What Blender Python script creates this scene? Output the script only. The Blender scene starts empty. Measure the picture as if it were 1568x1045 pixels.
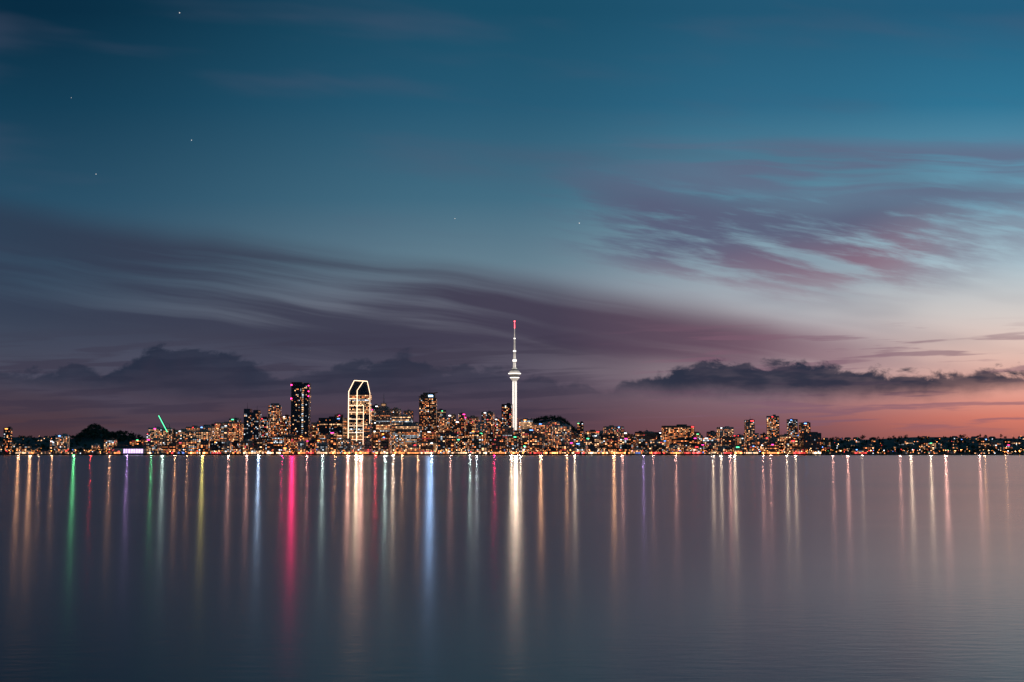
import bpy, math, random
import numpy as np
random.seed(7); np.random.seed(7)
scene=bpy.context.scene
F=1829.3; PITCH=math.atan(171.5/F); CAMZ=5.0
def X(px,d): return (px-784)/F*d*math.cos(PITCH)
def Z(py,d): return CAMZ+d*math.tan(PITCH+math.atan((522.5-py)/F))
def lin(c):
    out=[]
    for v in c[:3]:
        v/=255.0
        out.append(v/12.92 if v<=0.04045 else ((v+0.055)/1.055)**2.4)
    return tuple(out)+(1.0,)

# ---------------------------------------------------------------- node helpers
class G:
    def __init__(s,tree): s.t=tree
    def link(s,val,sock):
        if isinstance(val,E): s.t.links.new(val.s,sock)
        else: sock.default_value=val
    def m(s,op,a,b=None,c=None,clamp=False):
        n=s.t.nodes.new('ShaderNodeMath'); n.operation=op; n.use_clamp=clamp
        for i,v in enumerate((a,b,c)):
            if v is not None: s.link(v,n.inputs[i])
        return E(s,n.outputs[0])
    def sm(s,x,a,b):
        n=s.t.nodes.new('ShaderNodeMapRange'); n.interpolation_type='SMOOTHSTEP'
        s.link(x,n.inputs['Value']); s.link(a,n.inputs['From Min']); s.link(b,n.inputs['From Max'])
        return E(s,n.outputs['Result'])
    def xyz(s,x,y,z=0.0):
        n=s.t.nodes.new('ShaderNodeCombineXYZ')
        for i,v in enumerate((x,y,z)): s.link(v,n.inputs[i])
        return E(s,n.outputs[0])
    def noise(s,vec,detail=3,rough=0.5,dist=0.0,scale=1.0,dim='2D'):
        n=s.t.nodes.new('ShaderNodeTexNoise'); n.noise_dimensions=dim
        s.link(vec,n.inputs['Vector']); n.inputs['Scale'].default_value=scale
        n.inputs['Detail'].default_value=detail; n.inputs['Roughness'].default_value=rough
        n.inputs['Distortion'].default_value=dist
        return E(s,n.outputs[0])
    def ramp(s,fac,stops,mode='LINEAR'):
        n=s.t.nodes.new('ShaderNodeValToRGB'); cr=n.color_ramp; cr.interpolation=mode
        cr.elements[0].position=stops[0][0]; cr.elements[0].color=stops[0][1]
        cr.elements[1].position=stops[-1][0]; cr.elements[1].color=stops[-1][1]
        for p,c in stops[1:-1]:
            e=cr.elements.new(p); e.color=c
        s.link(fac,n.inputs[0]); return E(s,n.outputs[0])
    def curve(s,x,pts,lo,hi,x0=-400.0,x1=2000.0,mode='LINEAR'):
        fac=(x-x0)*(1.0/(x1-x0))
        st=[((p-x0)/(x1-x0),((v-lo)/(hi-lo),)*3+(1,)) for p,v in pts]
        r=s.ramp(fac,st,mode)
        return r*(hi-lo)+lo
    def mix(s,f,a,b):
        n=s.t.nodes.new('ShaderNodeMix'); n.data_type='RGBA'
        s.link(f,n.inputs[0]); s.link(a,n.inputs[6]); s.link(b,n.inputs[7])
        return E(s,n.outputs[2])
class E:
    def __init__(s,g,sock): s.g=g; s.s=sock
    def __add__(s,o): return s.g.m('ADD',s,o)
    def __radd__(s,o): return s.g.m('ADD',o,s)
    def __sub__(s,o): return s.g.m('SUBTRACT',s,o)
    def __rsub__(s,o): return s.g.m('SUBTRACT',o,s)
    def __mul__(s,o): return s.g.m('MULTIPLY',s,o)
    def __rmul__(s,o): return s.g.m('MULTIPLY',o,s)
    def __truediv__(s,o): return s.g.m('DIVIDE',s,o)

# ---------------------------------------------------------------- world
world=bpy.data.worlds.new("World"); scene.world=world; world.use_nodes=True
nt=world.node_tree; nt.nodes.clear(); g=G(nt)
tc=nt.nodes.new('ShaderNodeTexCoord'); sp=nt.nodes.new('ShaderNodeSeparateXYZ')
nt.links.new(tc.outputs['Generated'],sp.inputs[0])
dx,dy,dz=[E(g,o) for o in sp.outputs]
yy=g.m('MAXIMUM',dy,0.2)
U=dx/yy*F+784.0            # bearing, in image pixel columns (scaled by the focal length in pixels)
V=694.0-dz/yy*F            # elevation, 694 = horizon
fv=V*(1/700.0)
def R(st): return g.ramp(fv,[(p/700.0,lin(c)) for p,c in st])
cL=R([(0,(8,44,66)),(150,(20,62,86)),(300,(40,78,102)),(420,(59,83,104)),(500,(72,82,100)),(560,(72,73,90)),(610,(72,62,76)),(650,(80,58,66)),(694,(80,54,60))])
cC=R([(0,(25,77,103)),(150,(38,90,117)),(300,(67,109,131)),(400,(100,127,143)),(470,(126,132,146)),(530,(112,109,122)),(580,(84,76,94)),(620,(76,64,80)),(655,(86,64,76)),(694,(86,60,68))])
cM=R([(0,(34,87,116)),(150,(46,105,135)),(300,(92,140,161)),(400,(146,168,182)),(480,(178,178,184)),(540,(184,164,168)),(600,(138,113,124)),(650,(130,85,92)),(694,(110,68,72))])
cR=R([(0,(34,92,124)),(150,(48,117,149)),(300,(112,160,182)),(400,(170,192,203)),(480,(212,204,200)),(540,(230,194,181)),(600,(230,162,146)),(640,(218,126,107)),(694,(150,84,80))])
col=g.mix(g.sm(U,0.0,784.0),cL,cC)
col=g.mix(g.sm(U,760.0,1220.0),col,cM)
col=g.mix(g.sm(U,1150.0,1600.0),col,cR)
# slow unevenness of the high veil
nv=g.noise(g.xyz(U*(1/520.),V*(1/90.)-U*(1/900.)),3,0.5,0.1)
col=g.mix(g.sm(nv,0.45,0.8)*0.26,col,lin((84,88,112)))
# shared warp
w1=g.noise(g.xyz(U*(1/300.),V*(1/140.),0.0),2,0.4)-0.5
# band of stretched stratus
t=V-U*0.155-300.0+w1*34.0
N=g.noise(g.xyz(U*(1/560.),t*(1/26.)),5,0.5,0.06)
N1=g.noise(g.xyz(U*(1/700.)+5.0,t*(1/80.)),2,0.5)
thick=g.curve(U,[(-400,260),(0,240),(600,200),(850,135),(1150,98),(1350,60),(2000,60)],0,300)
env=g.sm(t,-20.0,42.0)*(1.0-g.sm(t,thick*0.65,thick*1.15))
amp=g.curve(U,[(-400,.6),(0,.7),(250,.88),(600,.97),(850,1),(1150,1),(1290,.7),(1420,0),(2000,0)],0,1)
flr=g.curve(U,[(-400,.25),(0,.38),(500,.25),(700,.48),(850,.8),(1150,.72),(1300,.2),(2000,.2)],0,1)
d1=env*amp*(flr+(1.0-flr)*g.sm(N*0.5+N1*0.5,0.31,0.54))
c1=g.ramp((U+400.0)*(1/2400.),[(0,lin((42,52,74))),(.17,lin((46,54,75))),(.4,lin((57,56,76))),(.52,lin((66,58,78))),(.62,lin((98,74,92))),(.70,lin((136,104,118)))])
col=g.mix(d1*0.95,col,c1)
# high wisps on the right, curving over
ub=(U-1250.0); q=V+ub*ub*0.0004+w1*30.0
qs=V-ub*0.16
N2=g.noise(g.xyz(U*(1/200.)+3.0,qs*(1/27.)),6,0.6,0.12)
N2b=g.noise(g.xyz(U*(1/260.)+11.3,q*(1/90.)),2,0.5)
m2=g.sm(q,258.0,340.0)*(1.0-g.sm(q,395.0,480.0))*g.sm(U,780.0,1020.0)*(1.0-g.sm(U,1300.0,1620.0)*0.6)
d2=m2*g.sm(N2*0.7+N2b*0.3+m2*0.09,0.42,0.63)
pk=g.sm(q+(U-1200.0)*0.2,345.0,450.0)*(1.0-g.sm(U,1360.0,1500.0)*0.5)
c2=g.mix(pk,lin((88,90,118)),lin((136,98,118)))
col=g.mix(d2*0.88,col,c2)
# thin veil above it
N3=g.noise(g.xyz(U*(1/420.)+9.0,(V+w1*40.0)*(1/26.)),4,0.5)
m3=g.sm(V,190.0,235.0)*(1.0-g.sm(V,265.0,330.0))*g.sm(U,780.0,1250.0)
col=g.mix(m3*g.sm(N3,0.36,0.6)*0.7,col,lin((100,100,128)))
# low streaks near the glow
N4=g.noise(g.xyz(U*(1/190.)+1.0,V*(1/13.)+U*(1/400.)),4,0.5,0.1)
m4=g.sm(V,480.0,530.0)*(1.0-g.sm(V,645.0,670.0))*g.sm(U,880.0,1100.0)
col=g.mix(m4*g.sm(N4,0.52,0.66)*0.6,col,lin((126,92,110)))
m5=g.sm(V,490.0,560.0)*(1.0-g.sm(V,640.0,670.0))*(1.0-g.sm(U,800.0,1000.0))
col=g.mix(m5*g.sm(N4,0.45,0.62)*0.5,col,lin((56,50,68)))
# cumulus bank
Nc=g.noise(g.xyz(U*(1/50.),V*(1/30.)),5,0.58,0.25)
Ns=g.noise(g.xyz(U*(1/90.)+4.0,V*(1/22.)),3,0.5)
top=g.curve(U,[(-400,575),(0,572),(60,567),(110,556),(150,574),(185,560),(220,532),(300,532),(350,538),(400,564),(440,576),(490,566),(560,558),(620,540),(680,558),(740,562),(800,575),(870,592),(930,592),(1000,578),(1045,560),(1100,553),(1200,553),(1235,562),(1330,567),(1450,571),(1500,567),(1568,567),(2000,580)],500,700)
bot=g.curve(U,[(-400,582),(0,582),(180,592),(300,606),(420,600),(700,602),(800,598),(930,596),(1150,602),(1250,604),(1400,602),(1500,597),(1568,586),(2000,600)],500,700)
am=g.curve(U,[(-400,.6),(0,.75),(130,.8),(190,.95),(380,.85),(450,.45),(500,.7),(600,.75),(700,.6),(780,.45),(900,.55),(960,.9),(1040,.98),(1568,.95),(2000,.8)],0,1)
tt=V-top+(Nc-0.5)*56.0
bb=V-bot+(Nc-0.5)*14.0
d6=g.sm(tt,-4.0,9.0)*(1.0-g.sm(bb,-16.0,20.0))*am*(0.86+0.14*g.sm(Ns,0.35,0.6))
c6=g.mix(g.sm(tt,0.0,55.0),lin((38,46,65)),lin((48,49,67)))
col=g.mix(d6,col,c6)
bg=nt.nodes.new('ShaderNodeBackground'); g.link(col,bg.inputs[0]); bg.inputs[1].default_value=1.0
sky=nt.nodes.new('ShaderNodeTexSky'); sky.sky_type='NISHITA'; sky.sun_disc=False
SUN_EL=math.radians(-4); SUN_ROT=math.radians(58)
sky.sun_elevation=SUN_EL; sky.sun_rotation=SUN_ROT
bg2=nt.nodes.new('ShaderNodeBackground'); nt.links.new(sky.outputs[0],bg2.inputs[0]); bg2.inputs[1].default_value=0.008
add=nt.nodes.new('ShaderNodeAddShader'); nt.links.new(bg.outputs[0],add.inputs[0]); nt.links.new(bg2.outputs[0],add.inputs[1])
wo=nt.nodes.new('ShaderNodeOutputWorld'); nt.links.new(add.outputs[0],wo.inputs[0])
world.cycles.sampling_method='NONE'

# ---------------------------------------------------------------- materials
def pbr(name,colr,rough=0.7,var=0.25,scale=0.15,metal=0.0):
    m=bpy.data.materials.new(name); m.use_nodes=True; t=m.node_tree; h=G(t)
    b=t.nodes['Principled BSDF']; b.inputs['Roughness'].default_value=rough; b.inputs['Metallic'].default_value=metal
    tcn=t.nodes.new('ShaderNodeTexCoord')
    n=h.noise(E(h,tcn.outputs['Object']),4,0.6,0,scale,'3D')
    a=tuple(c*(1-var) for c in colr)+(1,); bb=tuple(min(1,c*(1+var)) for c in colr)+(1,)
    h.link(h.mix(h.sm(n,0.3,0.7),a,bb),b.inputs['Base Color'])
    return m
def emit(name,colr,strength,vary=False,sampled=False,base=.3,peak=2.4):
    m=bpy.data.materials.new(name); m.use_nodes=True; t=m.node_tree; h=G(t)
    b=t.nodes['Principled BSDF']; b.inputs['Base Color'].default_value=(0.05,0.05,0.05,1); b.inputs['Roughness'].default_value=.3
    b.inputs['Emission Color'].default_value=tuple(colr)+(1,)
    if vary:
        geo=t.nodes.new('ShaderNodeNewGeometry'); r=E(h,geo.outputs['Random Per Island'])
        r2=r*r
        h.link((r2*r2*r2*peak+base+r*0.3)*strength,b.inputs['Emission Strength'])
    else: b.inputs['Emission Strength'].default_value=strength
    m.cycles.emission_sampling='FRONT_BACK' if sampled else 'NONE'
    return m
WALLS=[pbr('concrete_grey',(.3,.26,.23)),pbr('cream_render',(.42,.33,.25)),pbr('brick_brown',(.26,.13,.085)),pbr('dark_cladding',(.06,.055,.06),.4),pbr('blue_glass_cladding',(.05,.06,.08),.15),pbr('white_render',(.45,.4,.35))]
GLASS=pbr('dark_window_glass',(.02,.025,.03),.08)
ROOF=pbr('roof_membrane',(.08,.08,.085),.8)
LIT_O=emit('window_amber',(1,.29,.09),1.3,True)
LIT_W=emit('window_warm_white',(1,.52,.25),1.4,True)
LIT_C=emit('window_cool_white',(.8,.9,1),1.0,True)
LIT_R=emit('window_red',(1,.1,.12),.9,True)
SIGNS=[emit('sign_red',(1,.04,.05),5),emit('sign_blue',(.15,.35,1),5),emit('sign_green',(.1,1,.4),3),emit('sign_white',(.9,.95,1),4),emit('sign_orange',(1,.3,.06),5),emit('sign_magenta',(1,.05,.35),4)]
STEEL=pbr('painted_steel',(.12,.12,.12),.5)

class B:
    def __init__(s): s.v=[]; s.f=[]; s.mi=[]
    def quad(s,a,b,c,d,mi):
        n=len(s.v); s.v+=[a,b,c,d]; s.f.append((n,n+1,n+2,n+3)); s.mi.append(mi)
    def box(s,x0,x1,y0,y1,z0,z1,mi,top=None):
        n=len(s.v)
        s.v+=[(x0,y0,z0),(x1,y0,z0),(x1,y1,z0),(x0,y1,z0),(x0,y0,z1),(x1,y0,z1),(x1,y1,z1),(x0,y1,z1)]
        for k,fc in enumerate([(0,1,5,4),(1,2,6,5),(2,3,7,6),(3,0,4,7),(4,5,6,7),(3,2,1,0)]):
            s.f.append(tuple(n+i for i in fc)); s.mi.append(top if (k==4 and top is not None) else mi)
    def beam(s,a,b,r,mi,r2=None):
        a=np.array(a,float); b=np.array(b,float); d=b-a; L=np.linalg.norm(d); d/=L
        u=np.cross(d,(0,1,0) if abs(d[1])<.9 else (1,0,0)); u/=np.linalg.norm(u); w=np.cross(d,u)
        r2=r if r2 is None else r2; n=len(s.v)
        for p,rr in ((a,r),(b,r2)):
            for sx,sy in ((1,1),(-1,1),(-1,-1),(1,-1)): s.v.append(tuple(p+u*sx*rr+w*sy*rr))
        for fc in [(0,1,5,4),(1,2,6,5),(2,3,7,6),(3,0,4,7),(4,5,6,7),(3,2,1,0)]:
            s.f.append(tuple(n+i for i in fc)); s.mi.append(mi)
    def lathe(s,prof,seg,mis,cx=0,cy=0):
        n=len(s.v)
        for r,z in prof:
            for k in range(seg):
                a=2*math.pi*k/seg; s.v.append((cx+r*math.cos(a),cy+r*math.sin(a),z))
        for i in range(len(prof)-1):
            for k in range(seg):
                k2=(k+1)%seg
                s.f.append((n+i*seg+k,n+i*seg+k2,n+(i+1)*seg+k2,n+(i+1)*seg+k)); s.mi.append(mis[i])
    def prism(s,poly,y0,y1,mi):  # poly in xz
        n=len(s.v); k=len(poly)
        s.v+=[(x,y0,z) for x,z in poly]+[(x,y1,z) for x,z in poly]
        s.f.append(tuple(range(n,n+k))); s.mi.append(mi)
        s.f.append(tuple(range(n+2*k-1,n+k-1,-1))); s.mi.append(mi)
        for i in range(k):
            j=(i+1)%k; s.f.append((n+j,n+i,n+k+i,n+k+j)); s.mi.append(mi)
    def obj(s,name,mats,loc=(0,0,0),rot=0,smooth=False):
        me=bpy.data.meshes.new(name); me.from_pydata(s.v,[],s.f)
        for m in mats: me.materials.append(m)
        me.polygons.foreach_set('material_index',s.mi)
        if smooth: me.polygons.foreach_set('use_smooth',[True]*len(s.f))
        me.update(); o=bpy.data.objects.new(name,me); scene.collection.objects.link(o)
        o.location=loc; o.rotation_euler=(0,0,rot); return o
# slots: 0 wall 1 glass 2 amber 3 warm 4 cool 5 red 6 roof 7 sign
def pick(plit,pal):
    if random.random()>plit: return 1
    return random.choices([2,3,4,5],pal)[0]
def windows(b,x0,x1,yf,z0,z1,plit,pal,fh=3.5,bw=3.4,mode='grid',side=0,rowfill=.7):
    nfl=max(1,int((z1-z0)/fh)); nb=max(1,int((x1-x0)/bw)); bw=(x1-x0)/nb
    for j in range(nfl):
        za=z0+j*fh+.8; zb=za+fh*.6
        rowp=plit
        if mode=='strip':
            rowp=.95 if random.random()<plit else .12; rm=pick(1,pal)
        for i in range(nb):
            xa=x0+(i+(1-rowfill)/2)*bw; xb=xa+bw*rowfill
            if mode=='strip': mi=rm if random.random()<rowp else 1
            else: mi=pick(rowp,pal)
            if mi==1 and random.random()<.4 : continue
            if side==0: b.quad((xa,yf,za),(xb,yf,za),(xb,yf,zb),(xa,yf,zb),mi)
            elif side>0: b.quad((yf,xa,za),(yf,xb,za),(yf,xb,zb),(yf,xa,zb),mi)
            else: b.quad((yf,xb,za),(yf,xa,za),(yf,xa,zb),(yf,xb,zb),mi)
def block(b,w,dp,z0,z1,plit,pal,mode='grid',fh=3.5,bw=3.4,cx=0,cy=0,rowfill=.7):
    b.box(cx-w/2,cx+w/2,cy-dp/2,cy+dp/2,z0 if z0>1 else -8,z1,0,6)
    windows(b,cx-w/2+1,cx+w/2-1,cy-dp/2-.15,z0,z1-.8,plit,pal,fh,bw,mode,0,rowfill)
    windows(b,cy-dp/2+1,cy+dp/2-1,cx+w/2+.15,z0,z1-.8,plit,pal,fh,bw,mode,1,rowfill)
    windows(b,cy-dp/2+1,cy+dp/2-1,cx-w/2-.15,z0,z1-.8,plit,pal,fh,bw,mode,-1,rowfill)
def roofstuff(b,w,dp,z,psign=.3):
    b.box(-w/2,w/2,-dp/2,-dp/2+.4,z,z+1.1,0); b.box(-w/2,-w/2+.4,-dp/2+.41,dp/2,z,z+1.1,0); b.box(w/2-.4,w/2,-dp/2+.41,dp/2,z,z+1.1,0)
    if w>12:
        x=random.uniform(-w*.25,w*.1); pw=w*random.uniform(.2,.4)
        b.box(x,x+pw,-dp*.2,dp*.25,z,z+random.uniform(2.5,5),0,6)
        if random.random()<.35: b.beam((x+1,0,z+2),(x+1,0,z+random.uniform(8,14)),.25,6,.1)
    if random.random()<psign:
        sw=random.uniform(3,8); sh=random.uniform(1.2,2.4); x=random.uniform(-w/2+1,max(-w/2+1.1,w/2-sw-1))
        b.box(x,x+sw,-dp/2-.9,-dp/2-.3,z-sh-.6,z-.6,7)
def MATS(w): return [WALLS[w],GLASS,LIT_O,LIT_W,LIT_C,LIT_R,ROOF,random.choice(SIGNS)]

# ---------------------------------------------------------------- terrain
COAST=2880.0
rp=[(-3000,30),(-400,45),(60,48),(210,44),(330,40),(560,42),(800,46),(1000,42),(1240,40),(1400,48),(1568,46),(2000,40),(4500,30)]
def ridge(px): return np.interp(px,[p for p,_ in rp],[h for _,h in rp])
def ground(x,y):
    x=np.asarray(x,float); y=np.asarray(y,float)
    px=x/y*F+784; t=np.clip((y-COAST-70)/700,0,1); t=t*t*(3-2*t)
    h=2.6+ridge(px)*t
    h=h+36*np.exp(-((px-146)/20)**2-((y-3420)/140)**2)+20*np.exp(-((px-192)/26)**2-((y-3420)/140)**2)
    h=h+84*np.exp(-((px-838)/46)**2-((y-4600)/260)**2)+12*np.exp(-((px-862)/14)**2-((y-4600)/260)**2)+8*np.exp(-((px-806)/14)**2-((y-4600)/260)**2)
    h=h+3*np.sin(x/90.)*np.sin(y/70.)*t
    return h
xs=np.linspace(-5200,5200,521); ys=np.concatenate([[COAST,COAST+.5],np.linspace(COAST+20,5200,110),[6500,9000,14000]])
gx,gy=np.meshgrid(xs,ys)
gz=ground(gx,gy); 
coastoff=14*np.sin(gx/130.)+9*np.sin(gx/47.+1)
gy2=gy+np.where(gy<COAST+60,coastoff,0)
gz[0,:]=-3; 
verts=np.stack([gx,gy2,gz],-1).reshape(-1,3)
nr,nc=gx.shape
idx=np.arange(nr*nc).reshape(nr,nc)
faces=np.stack([idx[:-1,:-1],idx[:-1,1:],idx[1:,1:],idx[1:,:-1]],-1).reshape(-1,4)
me=bpy.data.meshes.new('ground'); me.from_pydata(verts.tolist(),[],faces.tolist())
me.materials.append(pbr('dark_land',(.05,.055,.04),.9,.5,.02))
o=bpy.data.objects.new('ground',me); scene.collection.objects.link(o)

# ---------------------------------------------------------------- water
me=bpy.data.meshes.new('harbour_water')
me.from_pydata([(-30000,-3000,0),(30000,-3000,0),(30000,30000,0),(-30000,30000,0)],[],[(0,1,2,3)])
wm=bpy.data.materials.new('harbour_water'); wm.use_nodes=True; t_=wm.node_tree; h=G(t_)
b_=t_.nodes['Principled BSDF']; b_.inputs['Base Color'].default_value=(.002,.008,.013,1); b_.inputs['IOR'].default_value=1.28
tcn=t_.nodes.new('ShaderNodeTexCoord'); s_=t_.nodes.new('ShaderNodeSeparateXYZ'); t_.links.new(tcn.outputs['Object'],s_.inputs[0])
wx,wy,wz=[E(h,k) for k in s_.outputs]
nr_=h.noise(h.xyz(wx*.012,wy*.03),3,.55,.5)
h.link(.175+(nr_-.5)*.04,b_.inputs['Roughness'])
nb=h.noise(h.xyz(wx*.9,wy*2.6),3,.55,.2)
bp=t_.nodes.new('ShaderNodeBump'); bp.inputs['Strength'].default_value=1; bp.inputs['Distance'].default_value=.005
h.link(nb,bp.inputs['Height']); t_.links.new(bp.outputs[0],b_.inputs['Normal'])
me.materials.append(wm); o=bpy.data.objects.new('harbour_water',me); scene.collection.objects.link(o)

# ---------------------------------------------------------------- landmark buildings
def place(px,d): 
    x=X(px,d); return x,d,float(ground(x,d))
def landmark(name,px0,px1,ytop,d,dp,wall,plit,pal,mode='grid',extra=None,rot=0,**k):
    pc=(px0+px1)/2; x,y,gz_=place(pc,d); w=(px1-px0)*d/F; H=Z(ytop,d)-gz_
    b=B(); block(b,w,dp,1,H,plit,pal,mode,**k)
    mats=MATS(wall)
    if extra: extra(b,w,dp,H,mats)
    else: roofstuff(b,w,dp,H,.6)
    return b.obj(name,mats,(x,y,gz_),rot)
# sky tower ---------------------------------------------------
def sky_tower():
    d=3120; px=788; x,y,gz_=place(px,d); k=lambda py: Z(py,d)-gz_
    conc=bpy.data.materials.new('emissive_concrete'); conc.use_nodes=True; t=conc.node_tree; hh=G(t)
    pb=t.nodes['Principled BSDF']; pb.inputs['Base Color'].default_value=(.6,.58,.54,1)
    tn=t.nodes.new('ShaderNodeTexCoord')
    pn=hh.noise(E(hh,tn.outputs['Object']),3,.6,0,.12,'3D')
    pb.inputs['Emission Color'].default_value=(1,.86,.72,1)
    hh.link((pn*.9+.2)*.62,pb.inputs['Emission Strength']); conc.cycles.emission_sampling='NONE'  # floodlight wash put into the concrete as uneven emission; no lamps light the shaft
    dark=pbr('pod_dark',(.08,.08,.09),.3)
    led=emit('tower_led',(1,.9,.82),2.2); red=emit('aviation_red',(1,.06,.08),8)
    b=B()
    zt=k(493); zp0=k(584); zp1=k(563)
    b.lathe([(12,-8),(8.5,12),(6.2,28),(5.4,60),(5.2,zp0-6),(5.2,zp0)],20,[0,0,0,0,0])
    for a in range(8):      # raking legs
        an=a*math.pi/4; b.beam((19*math.cos(an),19*math.sin(an),-8),(6*math.cos(an),6*math.sin(an),30),1.4,0)
        b.beam((5.5*math.cos(an+.39),5.5*math.sin(an+.39),25),(5.5*math.cos(an+.39),5.5*math.sin(an+.39),zp0-1),.45,2)
    dz_=(zp1-zp0)
    z=zp0
    prof=[(5.2,z),(8,z+dz_*.08),(11.5,z+dz_*.22),(12.5,z+dz_*.28),(12.5,z+dz_*.36),(11,z+dz_*.38),(11,z+dz_*.46),(15.5,z+dz_*.48),(16.5,z+dz_*.52),(16.5,z+dz_*.58),(14,z+dz_*.6),(14,z+dz_*.68),(13,z+dz_*.7),(10,z+dz_*.76),(9,z+dz_*.86),(7,z+dz_*.9),(4.2,z+dz_)]
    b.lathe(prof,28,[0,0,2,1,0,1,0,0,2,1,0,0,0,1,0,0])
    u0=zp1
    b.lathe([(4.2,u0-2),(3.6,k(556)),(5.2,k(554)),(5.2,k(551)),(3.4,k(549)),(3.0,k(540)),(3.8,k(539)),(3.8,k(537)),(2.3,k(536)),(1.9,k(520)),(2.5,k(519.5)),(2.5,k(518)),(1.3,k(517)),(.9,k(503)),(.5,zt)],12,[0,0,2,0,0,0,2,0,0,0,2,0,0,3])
    for a in range(4):
        an=a*math.pi/2+.4; b.beam((3.8*math.cos(an),3.8*math.sin(an),u0),(2.3*math.cos(an),2.3*math.sin(an),k(537)),.35,2)
    b.lathe([(0.1,zt-1),(1.6,zt),(1.6,zt+2.4),(.1,zt+3.4)],8,[3,3,3])
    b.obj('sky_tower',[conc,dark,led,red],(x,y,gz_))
sky_tower()
# lit commercial tower with chamfered crown ----------------------------
def crown_tower():
    d=3000; x,y,gz_=place(550.5,d); w=33*d/F; k=lambda py: Z(py,d)-gz_
    H=k(583); Hs=k(603); b=B(); dp=34
    led=emit('facade_light_strip',(1,.66,.42),3.0,sampled=False)
    poly=[(-w/2,-6),(w/2,-6),(w/2,Hs),(w/2-7,H-2),(-w/2+13,H),(-w/2+3,Hs+8)]
    b.prism(poly,-dp/2,dp/2,0)
    windows(b,-w/2+2,w/2-2,-dp/2-.15,2,Hs-2,.62,[3,6,1,0],3.8,3.6,'strip')
    windows(b,-dp/2+1,dp/2-1,w/2+.15,2,Hs-2,.6,[2,6,1,0],3.8,3.6,'strip',1)
    windows(b,-dp/2+1,dp/2-1,-w/2-.15,2,Hs-2,.6,[2,6,1,0],3.8,3.6,'strip',-1)
    yb=-dp/2-.8
    P=lambda fx,z:(fx*w,yb,z)
    for a,c,r in [((-.49,2),(-.49,Hs+4),.8),((-.49,Hs+4),(-.24,H-1),.7),((-.24,H-1),(.36,H-3),.8),((.36,H-3),(.49,Hs),.6),((.49,Hs),(.49,30),.4),
                  ((-.1,2),(-.1,H-26),.7),((-.1,H-26),(.18,H-3),.6),((.2,2),(.2,Hs-30),.5)]:
        b.beam(P(a[0],a[1]),P(c[0],c[1]),r,8)
    for z in np.arange(18,Hs,17): b.beam(P(-.48,z),P(.2 if z<Hs-20 else -.1,z),.4,8)
    b.obj('office_tower',MATS(4)+[led],(x,y,gz_))
crown_tower()
PINK=emit('tower_beacon_pink',(1,.02,.16),14,sampled=False)
def ex_pink(b,w,dp,H,mats):
    mats.append(PINK)
    b.box(-w/2,w*.1,-dp/2,dp/2,H,H+5,0,6); b.box(w*.2,w/2,-dp/2,dp/2,H,H+3,0,6)
    for z in (H-2,H-36): b.box(-w/2-1,-w/2+2.2,-dp/2-1.4,-dp/2-.2,z-1.3,z+1.3,8)
    for z in (H-4,H-18,H-30): b.box(w/2-2,w/2+.4,-dp/2-1.4,-dp/2-.2,z-.9,z+.9,8)
    for z in np.arange(20,H-8,5.2): b.box(w*.12,w*.2,-dp/2-.8,-dp/2-.2,z,z+2.4,3 if random.random()<.6 else 4)
landmark('office_tower',446,473,589,2990,30,3,.14,[3,4,2,0],'grid',ex_pink)
def ex_prongs(b,w,dp,H,mats):
    b.box(-w/2,-w*.1,-dp/2,dp/2,H,H+9,0,6); b.box(w*.12,w*.45,-dp/2,dp/2,H,H+6,0,6)
    b.beam((-w*.35,0,H+8),(-w*.35,0,H+24),.4,6,.15); b.beam((w*.3,0,H+5),(w*.3,0,H+17),.4,6,.15)
landmark('office_tower',374,397,632,2980,28,4,.25,[2,3,5,0],'grid',ex_prongs)
def ex_slab(b,w,dp,H,mats):
    b.box(-w*.3,w*.35,-dp*.3,dp*.3,H,H+5,0,6)
landmark('apartment_tower',410,429,621,3080,24,0,.5,[6,4,1,1],'grid',ex_slab,rot=.12)
def ex_spire(b,w,dp,H,mats):
    b.box(-w*.35,w*.35,-dp*.35,dp*.35,H,H+8,0,6); b.box(-w*.18,w*.18,-dp*.2,dp*.2,H+8,H+17,0,6)
    b.quad((-w*.13,-dp*.2-.3,H+10),(w*.13,-dp*.2-.3,H+10),(w*.13,-dp*.2-.3,H+15),(-w*.13,-dp*.2-.3,H+15),3)
    b.beam((0,0,H+17),(0,0,H+42),1.0,0,.2)
landmark('office_tower',576,598,628,3060,36,0,.6,[3,5,4,0],'strip',ex_spire)
def ex_crown(b,w,dp,H,mats):
    mats.append(emit('crown_blue_light',(.3,.6,1),8))
    b.box(-w*.42,w*.42,-dp*.42,dp*.42,H,H+9,0,6)
    b.box(-w*.28,w*.4,-dp*.3,dp*.3,H+9,H+14,0,6)
    b.box(w*.05,w*.3,-dp*.42-1,-dp*.42-.3,H+3,H+7,8)
    n=20
    for k in range(n):   # tilted halo ring
        a0=2*math.pi*k/n; a1=2*math.pi*(k+1)/n
        p=lambda a:(w*.55*math.cos(a),dp*.6*math.sin(a),H+9+6*math.cos(a))
        b.beam(p(a0),p(a1),.7,0)
    b.beam((w*.1,0,H+14),(w*.1,0,H+26),.4,6,.1)
landmark('office_tower',642,668,610,3090,36,2,.42,[5,4,2,0],'grid',ex_crown)
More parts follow.
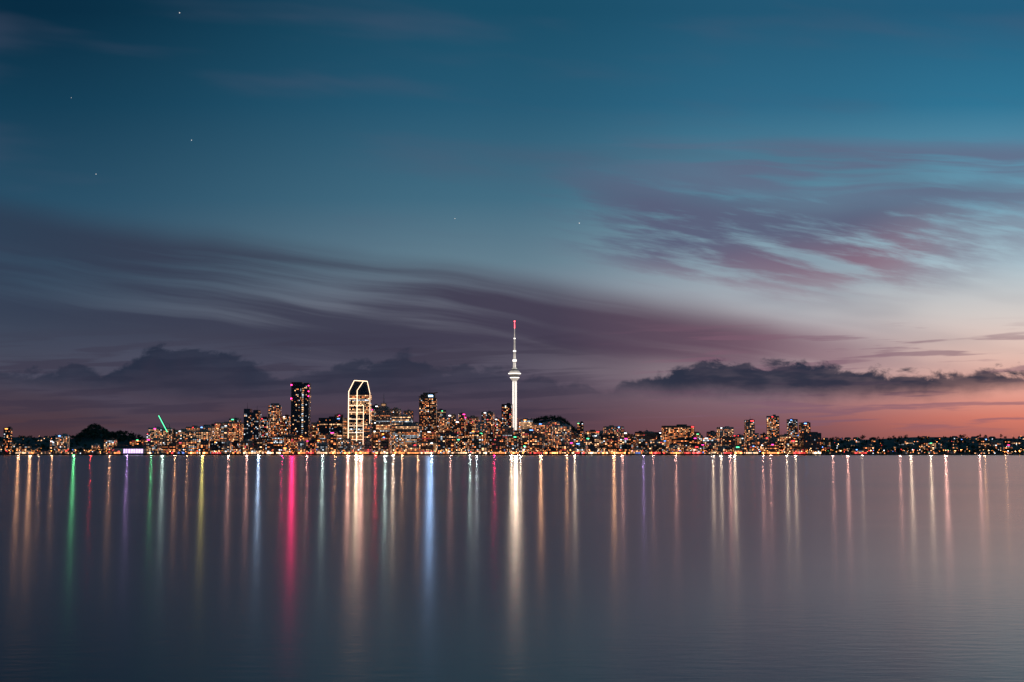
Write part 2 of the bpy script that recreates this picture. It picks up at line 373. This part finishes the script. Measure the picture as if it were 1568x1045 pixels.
L=[('office_tower',769,784,620,3060,24,3,.4,[3,4,3,1],'grid'),
('office_tower',600,630,638,3000,30,5,.7,[3,5,4,0],'strip'),
('office_tower',568,582,622,3130,24,3,.5,[2,4,5,0],'strip'),
('office_tower',596,612,627,3140,24,1,.45,[5,4,2,0],'grid'),
('apartment_tower',618,632,630,3150,22,0,.4,[5,4,1,0],'grid'),
('office_tower',668,682,629,3140,24,3,.4,[3,3,5,0],'strip'),
('apartment_tower',686,698,636,3150,22,1,.5,[5,4,1,1],'grid'),
('apartment_tower',702,712,634,3160,22,3,.4,[5,4,1,1],'grid'),
('office_building',490,529,641,2990,34,3,.3,[3,3,3,0],'strip'),
('office_tower',476,490,648,3090,24,0,.4,[5,3,1,0],'grid'),
('apartment_tower',512,524,636,3110,22,2,.4,[5,4,1,0],'grid'),
('hotel_building',330,370,648,3020,30,1,.7,[6,4,0,1],'grid'),
('apartment_tower',352,366,642,3100,22,0,.45,[5,4,1,0],'grid'),
('apartment_building',298,326,654,3000,26,5,.6,[3,5,2,0],'grid'),
('office_building',392,412,641,3040,26,4,.5,[2,3,4,2],'grid'),
('office_tower',428,444,638,3060,24,2,.5,[5,3,1,1],'grid'),
('office_tower',555,572,627,3110,24,5,.5,[3,5,2,0],'strip'),
('office_building',606,640,651,2950,26,0,.85,[3,6,2,0],'strip'),
('apartment_tower',672,690,640,3040,24,0,.5,[5,4,1,0],'grid'),
('office_building',690,712,646,3000,24,2,.5,[5,4,1,1],'grid'),
('apartment_tower',712,733,639,3120,24,1,.55,[5,4,1,1],'grid'),
('office_tower',738,756,632,3090,24,0,.5,[5,3,2,2],'grid'),
('apartment_tower',756,768,642,3000,22,2,.5,[5,3,1,3],'grid'),
('office_building',796,815,643,3060,24,5,.6,[3,5,2,0],'strip'),
('apartment_building',816,842,649,3020,26,1,.5,[5,4,1,1],'grid'),
('apartment_building',846,874,652,3000,26,5,.5,[5,5,1,0],'grid'),
('apartment_tower',884,894,648,3080,22,3,.4,[5,4,1,0],'grid'),
('hotel_building',925,955,654,3060,26,1,.65,[5,5,1,1],'grid'),
('apartment_building',1015,1062,653,3050,28,2,.7,[6,4,0,0],'grid'),
('apartment_building',1100,1122,655,3050,24,5,.6,[5,5,1,0],'grid'),
('apartment_tower',1142,1155,644,3080,22,0,.4,[5,3,1,0],'grid'),
('apartment_tower',1175,1194,638,3100,24,0,.6,[6,4,1,0],'grid'),
('office_building',1207,1221,643,3100,22,3,.4,[3,2,4,0],'grid'),
('apartment_tower',1226,1240,648,3080,22,2,.35,[5,3,1,0],'grid'),
('apartment_building',1228,1256,664,2930,24,3,.08,[5,3,1,0],'grid'),
('apartment_tower',6,16,656,3000,18,3,.35,[5,3,1,0],'grid'),
('apartment_building',86,104,667,3000,22,5,.5,[3,5,1,0],'grid'),
('hotel_building',228,262,656,2990,26,5,.6,[3,6,1,0],'grid'),
('apartment_building',270,296,660,2980,24,1,.55,[4,5,2,0],'grid'),
('hotel_building',436,474,668,2930,24,2,.7,[6,4,0,2],'grid'),
('ferry_terminal_building',640,676,678,2915,20,1,.9,[3,6,0,0],'grid')]
for a in L: landmark(*a,rot=random.uniform(-.25,.25))

# ---------------------------------------------------------------- city fabric
S=[(-300,668),(0,666),(120,670),(210,663),(300,659),(330,653),(420,653),(480,651),(530,647),(570,643),(640,644),(740,643),(790,651),(850,655),(880,658),(950,659),(1080,659),(1240,664),(1300,672),(1400,670),(1568,672),(1900,674)]
def Sf(px): return np.interp(px,[p for p,_ in S],[v for _,v in S])
def dens(px): return float(np.interp(px,[-300,0,150,210,300,900,1000,1240,1290,1900],[.2,.3,.2,.8,1,1,.9,.75,.2,.18]))
def house(b,w,dp,h_):
    b.box(-w/2,w/2,-dp/2,dp/2,-6,h_,0)
    n=len(b.v); r=h_+w*.22
    b.v+=[(-w/2-.4,-dp/2-.4,h_),(w/2+.4,-dp/2-.4,h_),(w/2+.4,dp/2+.4,h_),(-w/2-.4,dp/2+.4,h_),(-w/2+1,0,r),(w/2-1,0,r)]
    for fc in [(0,1,5,4),(2,3,4,5),(1,2,5),(3,0,4)]:
        b.f.append(tuple(n+i for i in fc)); b.mi.append(6)
    windows(b,-w/2+.7,w/2-.7,-dp/2-.12,.3,h_-.3,.35,[4,5,1,0],2.9,2.8)
PODIUM=[emit('shopfront_amber',(1,.32,.09),3.8,True),emit('shopfront_white',(1,.62,.36),3.6,True),emit('shopfront_red',(1,.07,.06),2.6,True),emit('shopfront_blue',(.2,.35,1),2.0,True)]
for d,lo in [(2908,12),(2955,8),(3020,4),(3100,3),(3190,2),(3290,0),(3400,0),(3510,0)]:
    px=-160+random.uniform(0,10)
    while px<1730:
        dn=dens(px); urban=random.random()<dn
        wpx=random.uniform(9,24) if urban else random.uniform(6,12)
        pc=px+wpx/2
        if not(105<pc<222 and d>3150):
            x,y,gz_=place(pc,d+random.uniform(-12,12)); w=wpx*d/F
            spike=random.uniform(4,16) if (230<pc<860 and random.random()<.28) else 0
            ytop=Sf(pc)+lo+abs(random.gauss(0,6)) + (16*random.random() if d<2990 else 0)-spike
            H=Z(ytop,d)-gz_; H=min(H,80)
            rot=random.uniform(-.35,.35); b=B()
            if urban and H>9:
                st=random.random()
                pl=random.uniform(.2,.8); pal=random.choice([[6,4,.5,.3],[3,6,1,0],[3,4,3,0],[4,5,2,1],[6,2,0,2],[2,3,4,0]])
                H=H*random.uniform(.6,1); dp=random.uniform(16,26)
                block(b,w*.92,dp,1,H,pl,pal,'strip' if st<.35 else 'grid',bw=random.uniform(3,6))
                roofstuff(b,w*.92,dp,H,.3)
                nm='office_building' if st<.35 else 'apartment_building'
                if H<14: nm='shop_building'
                mats=MATS(random.choice([0,1,2,3,5,3,2]))
                if d<3040:
                    mats.append(random.choices(PODIUM,[6,4,2,.9])[0]); ww=w*.92
                    n_=max(2,int(ww/5))
                    for i in range(n_):
                        if random.random()<.8:
                            xa=-ww/2+.4+i*(ww-.8)/n_; b.quad((xa,-dp/2-.3,.8),(xa+(ww-.8)/n_*.85,-dp/2-.3,.8),(xa+(ww-.8)/n_*.85,-dp/2-.3,4.5),(xa,-dp/2-.3,4.5),8)
                b.obj(nm,mats,(x,y,gz_),rot)
            elif random.random()<.7:
                house(b,min(w,16),11,random.choice([3.4,6.2,6.4]))
                b.obj('house',MATS(random.choice([1,5,2,0])),(x,y,gz_),rot)
        px+=wpx+random.uniform(0,4 if dn>.7 else 18)

# bright wharf shed
def shed():
    d=2892; b=B(); x,y,gz_=place(196,d); w=46*d/F
    vio=emit('shed_violet_lighting',(.72,.5,1),1.9); 
    b.box(-w/2,w/2,0,30,-4,14,0)
    b.prism([(-w/2-1,14),(w/2+1,14),(w/2-3,19),(-w/2+3,19)],-1,31,6)
    n=12
    for i in range(n):
        xa=-w/2+(i+.08)*w/n; b.quad((xa,-.2,2),(xa+w/n*.84,-.2,2),(xa+w/n*.84,-.2,12),(xa,-.2,12),8)
    b.obj('wharf_shed',MATS(5)+[vio],(x,y,gz_))
shed()
# wharves on piles
def wharf(px0,px1,d0,d1):
    b=B(); x0=X(px0,d0); x1=X(px1,d0)
    b.box(x0,x1,d0,d1,2.2,3.2,0)
    for x in np.arange(x0+2,x1,9): b.beam((x,d0+1,-3),(x,d0+1,2.2),.45,1)
    for x in np.arange(x0+2,x1,4): b.beam((x,d0+.3,3.2),(x,d0+.3,4.3),.08,1)
    b.obj('wharf',[pbr('wharf_concrete',(.22,.21,.2)),STEEL])
for a in [(170,300,2862,2900),(330,372,2850,2900),(395,470,2862,2900),(520,560,2845,2900),(600,690,2860,2900),(770,900,2862,2900),(1080,1140,2856,2900),(1190,1225,2858,2900)]: wharf(*a)

# gantry crane with green-lit boom
def crane():
    d=2960; x,y,gz_=place(258,d); b=B(); k=lambda py: Z(py,d)-gz_; px=lambda p:(p-258)*d/F
    for sx in (-1,1):
        for sy in (-8,8):
            b.beam((sx*7,sy,0),(sx*6,sy,k(662)),.7,0)
        b.beam((sx*6.5,-8,14),(sx*6.5,8,k(668)),.4,0)
        b.beam((sx*6,-8,k(662)),(sx*6,8,k(662)),.6,0)
    for sy in (-8,8): b.beam((-7,sy,12),(7,sy,12),.5,0); b.beam((-6,sy,k(662)),(6,sy,k(662)),.6,0)
    b.beam((-2,-8,k(662)),(px(245),-20,k(637)),.8,1); b.beam((2,-8,k(662)),(px(245)+3,-20,k(637)),.5,0)
    b.beam((0,6,k(662)),(0,2,k(650)),.5,0); b.beam((0,2,k(650)),(px(248),-16,k(643)),.2,0)
    b.box(-4,4,8,16,k(664),k(659),0)
    b.obj('gantry_crane',[STEEL,emit('crane_green_light',(.1,1,.45),2)],(x,y,gz_))
crane()

# ---------------------------------------------------------------- trees (distant mass)
def trees():
    T=[]
    def add(px,d,h): x=X(px,d); T.append((x,d,float(ground(x,d)),h))
    for _ in range(190): add(random.gauss(150,22),random.uniform(3300,3450),random.uniform(8,15))
    for _ in range(70): add(random.uniform(165,222),random.uniform(3300,3450),random.uniform(8,14))
    for _ in range(260): add(random.uniform(780,896),random.uniform(4450,4640),random.uniform(9,19))
    for _ in range(560): add(random.uniform(1235,1750),random.choice([random.uniform(2905,3000),random.uniform(3100,3560)]),random.uniform(8,16))
    for _ in range(280): add(random.uniform(-170,215),random.uniform(2905,3500),random.uniform(8,15))
    for _ in range(170): add(random.uniform(870,1240),random.uniform(2905,3560),random.uniform(6,12))
    for _ in range(60): add(random.uniform(215,870),random.uniform(2905,3500),random.uniform(6,10))
    V_=[];Fc=[];MI=[]
    for (x,y,z,h) in T:
        b0=len(V_)
        for r,zz in ((.35,-1),(.18,h*.55)):
            for k in range(4): a=k*math.pi/2; V_.append((x+r*math.cos(a),y+r*math.sin(a),z+zz))
        for k in range(4): Fc.append((b0+k,b0+(k+1)%4,b0+4+(k+1)%4,b0+4+k)); MI.append(0)
        R_=h*random.uniform(.32,.5)
        for c in range(random.randint(6,9)):
            a=random.uniform(0,6.28); rr=R_*math.sqrt(random.random())*.8
            c0=np.array([x+rr*math.cos(a),y+rr*math.sin(a),z+h*random.uniform(.42,.9)]); cr=R_*random.uniform(.3,.5)
            mi=random.choice([1,1,2])
            P=c0+np.random.normal(0,cr*.55,(10,3)); A=np.random.normal(0,.75,(10,3)); C=np.random.normal(0,.75,(10,3))
            for i in range(10):
                n=len(V_); V_.extend([tuple(P[i]-A[i]),tuple(P[i]-C[i]),tuple(P[i]+A[i]),tuple(P[i]+C[i])]); Fc.append((n,n+1,n+2,n+3)); MI.append(mi)
    me=bpy.data.meshes.new('trees'); me.from_pydata(V_,[],Fc)
    for m in (pbr('bark',(.08,.06,.04)),pbr('foliage_dark',(.035,.05,.025),.8),pbr('foliage_light',(.07,.09,.04),.8)): me.materials.append(m)
    me.polygons.foreach_set('material_index',MI)
    o=bpy.data.objects.new('trees',me); scene.collection.objects.link(o)
trees()

# ---------------------------------------------------------------- street lamps (mass)
def street_lamps():
    b=B()
    cols=[emit('lamp_sodium',(1,.29,.05),6.5,True),emit('lamp_warm',(1,.5,.2),6.5,True),emit('lamp_white',(.9,.95,1),5,True),emit('lamp_red',(1,.05,.04),6,True),emit('lamp_green',(.1,1,.35),4,True),emit('lamp_blue',(.15,.3,1),5,True)]
    def lamp(x,y,z,h_,r,mi):
        b.beam((x,y,z-1),(x,y,z+h_),.12,6)
        n=len(b.v); c=(x,y,z+h_+r)
        b.v+=[(x+r,y,c[2]),(x,y+r,c[2]),(x-r,y,c[2]),(x,y-r,c[2]),(x,y,c[2]+r*.8),(x,y,c[2]-r*.8)]
        for fc in [(0,1,4),(1,2,4),(2,3,4),(3,0,4),(1,0,5),(2,1,5),(3,2,5),(0,3,5)]:
            b.f.append(tuple(n+i for i in fc)); b.mi.append(mi)
    for _ in range(1050):
        px=random.uniform(-170,1740); u=random.random(); d=2888+ (u**1.6)*680
        if 108<px<220 and d>3200: continue
        if (px<210 or px>1260) and random.random()<.4: continue
        x=X(px,d); z=float(ground(x,d))
        lamp(x,d,z,random.uniform(6,10),random.uniform(.45,1.1),random.choices(range(6),[11,6,2.2,2.6,.6,.8])[0])
    px=-170
    while px<1740:
        d=random.uniform(2868,2896); x=X(px,d)
        lamp(x,d,3,random.uniform(3,9),random.uniform(.5,1.2),random.choices(range(6),[9,6,3,3,.8,1.1])[0])
        px+=random.expovariate(1/4.2)
    b.obj('street_lamps',cols+[STEEL])
street_lamps()

# ---------------------------------------------------------------- strong floodlights / illuminated signs
A_=(1,.48,.23); WW=(1,.72,.5); PK=(1,.46,.36); CW=(.85,.95,1); BL=(.36,.58,1); GR=(.2,1,.38); YE=(1,.82,.2); RD=(1,.05,.05); MG=(1,.02,.15); VI=(.55,.35,.85); TE=(.65,.85,.78)
FL=[(28,679,A_,3.2),(46,679,A_,4),(60,684,A_,1.2),(80,683,A_,1.2),(113,684,GR,3.6),(139,691,RD,1.5),(168,684,A_,1.6),(195,684,VI,1.8),(232,680,GR,1.1),(249,676,TE,2),(268,683,A_,1.6),(287,683,A_,1),(310,680,YE,3),
(350,683,PK,2.4),(378,684,PK,2.6),(396,682,BL,3.4),(396,685,CW,2),(432,684,MG,1.6),(447,640,MG,4),(449,606,MG,1.5),(470,684,PK,1.5),(494,682,TE,3.2),(513,684,A_,1),
(533,680,PK,6),(546,684,WW,12),(553,680,PK,9),(575,684,RD,2.4),(590,683,TE,4.4),(602,683,WW,4.4),(616,685,A_,1.5),(640,684,A_,2.4),(657,603,BL,2.8),(661,683,BL,5),(690,684,PK,2),(720,684,TE,2.4),(730,685,CW,2),(757,683,MG,1.8),
(783,682,WW,5),(790,678,WW,14),(797,684,WW,4),(828,683,A_,6),(868,684,A_,2.5),(880,684,WW,3.5),(940,682,A_,5),(953,684,PK,2),(985,685,VI,1.5),(1000,685,PK,1),(1035,684,PK,2),(1092,682,WW,2.4),(1104,686,WW,3),(1118,684,PK,3),(1125,683,WW,4),
(1168,684,PK,2),(1180,684,PK,1.5),(1205,683,WW,2.2),(1218,688,WW,3),(1275,684,PK,1.5),(1298,683,PK,2.6),(1320,689,WW,1),(1378,684,PK,2),(1395,684,WW,4),(1425,683,WW,3.4),(1448,684,PK,6),(1500,683,PK,3.2),(1508,684,A_,1.6),(1540,684,A_,1)]
POWER=2000.0
for i,(px,py,c,s) in enumerate(FL):
    d=2876 if py>650 else 2970
    pw=1.6+.5*math.sqrt(s); ph=pw*.6
    x=X(px,d); z=Z(py,d)
    if px in(657,): d=3068; x=X(px,d); z=Z(py,d)
    b=B()
    b.box(-pw-.2,pw+.2,.05,1.2,-ph-.2,ph+.2,0)
    if py>650:
        gz_=2.6
        b.beam((0,.6,gz_-z-3),(0,.6,-ph),.35,0,.2); b.box(-1,1,.1,1.1,-ph-.9,-ph-.2,0)
        nm='floodlight_mast'
    else:
        b.beam((-pw*.6,1.2,0),(-pw*.6,5,0),.2,0); b.beam((pw*.6,1.2,0),(pw*.6,5,0),.2,0); nm='illuminated_sign'
    o=b.obj(nm,[STEEL],(x,d,z))
    la=bpy.data.lights.new('lamp','AREA'); la.shape='RECTANGLE'; la.size=pw*2; la.size_y=ph*2
    la.color=c; la.energy=POWER*s*math.pi
    lo_=bpy.data.objects.new('lamp',la); scene.collection.objects.link(lo_); lo_.parent=o
    lo_.location=(0,0,0); lo_.rotation_euler=(-math.pi/2,0,0)   # area light faces the harbour (-Y)

# stars
b=B(); 
for px,py,r in [(257,20,26),(281,215,22),(133,267,20),(90,150,14),(695,335,18),(889,342,24)]:
    d=45000; b.lathe([(.1,-r),(r,0),(.1,r)],6,[0,0]) ; 
    n=len(b.v); 
    for i in range(n-18,n): v=b.v[i]; b.v[i]=(v[0]+X(px,d),v[1]+d,v[2]+Z(py,d))
b.obj('stars',[emit('starlight',(1,.95,.9),.9)])

cam=bpy.data.cameras.new('camera'); co=bpy.data.objects.new('camera',cam); scene.collection.objects.link(co)
cam.lens=42; cam.sensor_width=36; cam.clip_start=.5; cam.clip_end=100000
co.location=(0,0,CAMZ); co.rotation_euler=(math.pi/2+PITCH,0,0)
scene.camera=co
scene.view_settings.view_transform='Standard'; scene.view_settings.look='None'; scene.view_settings.exposure=0
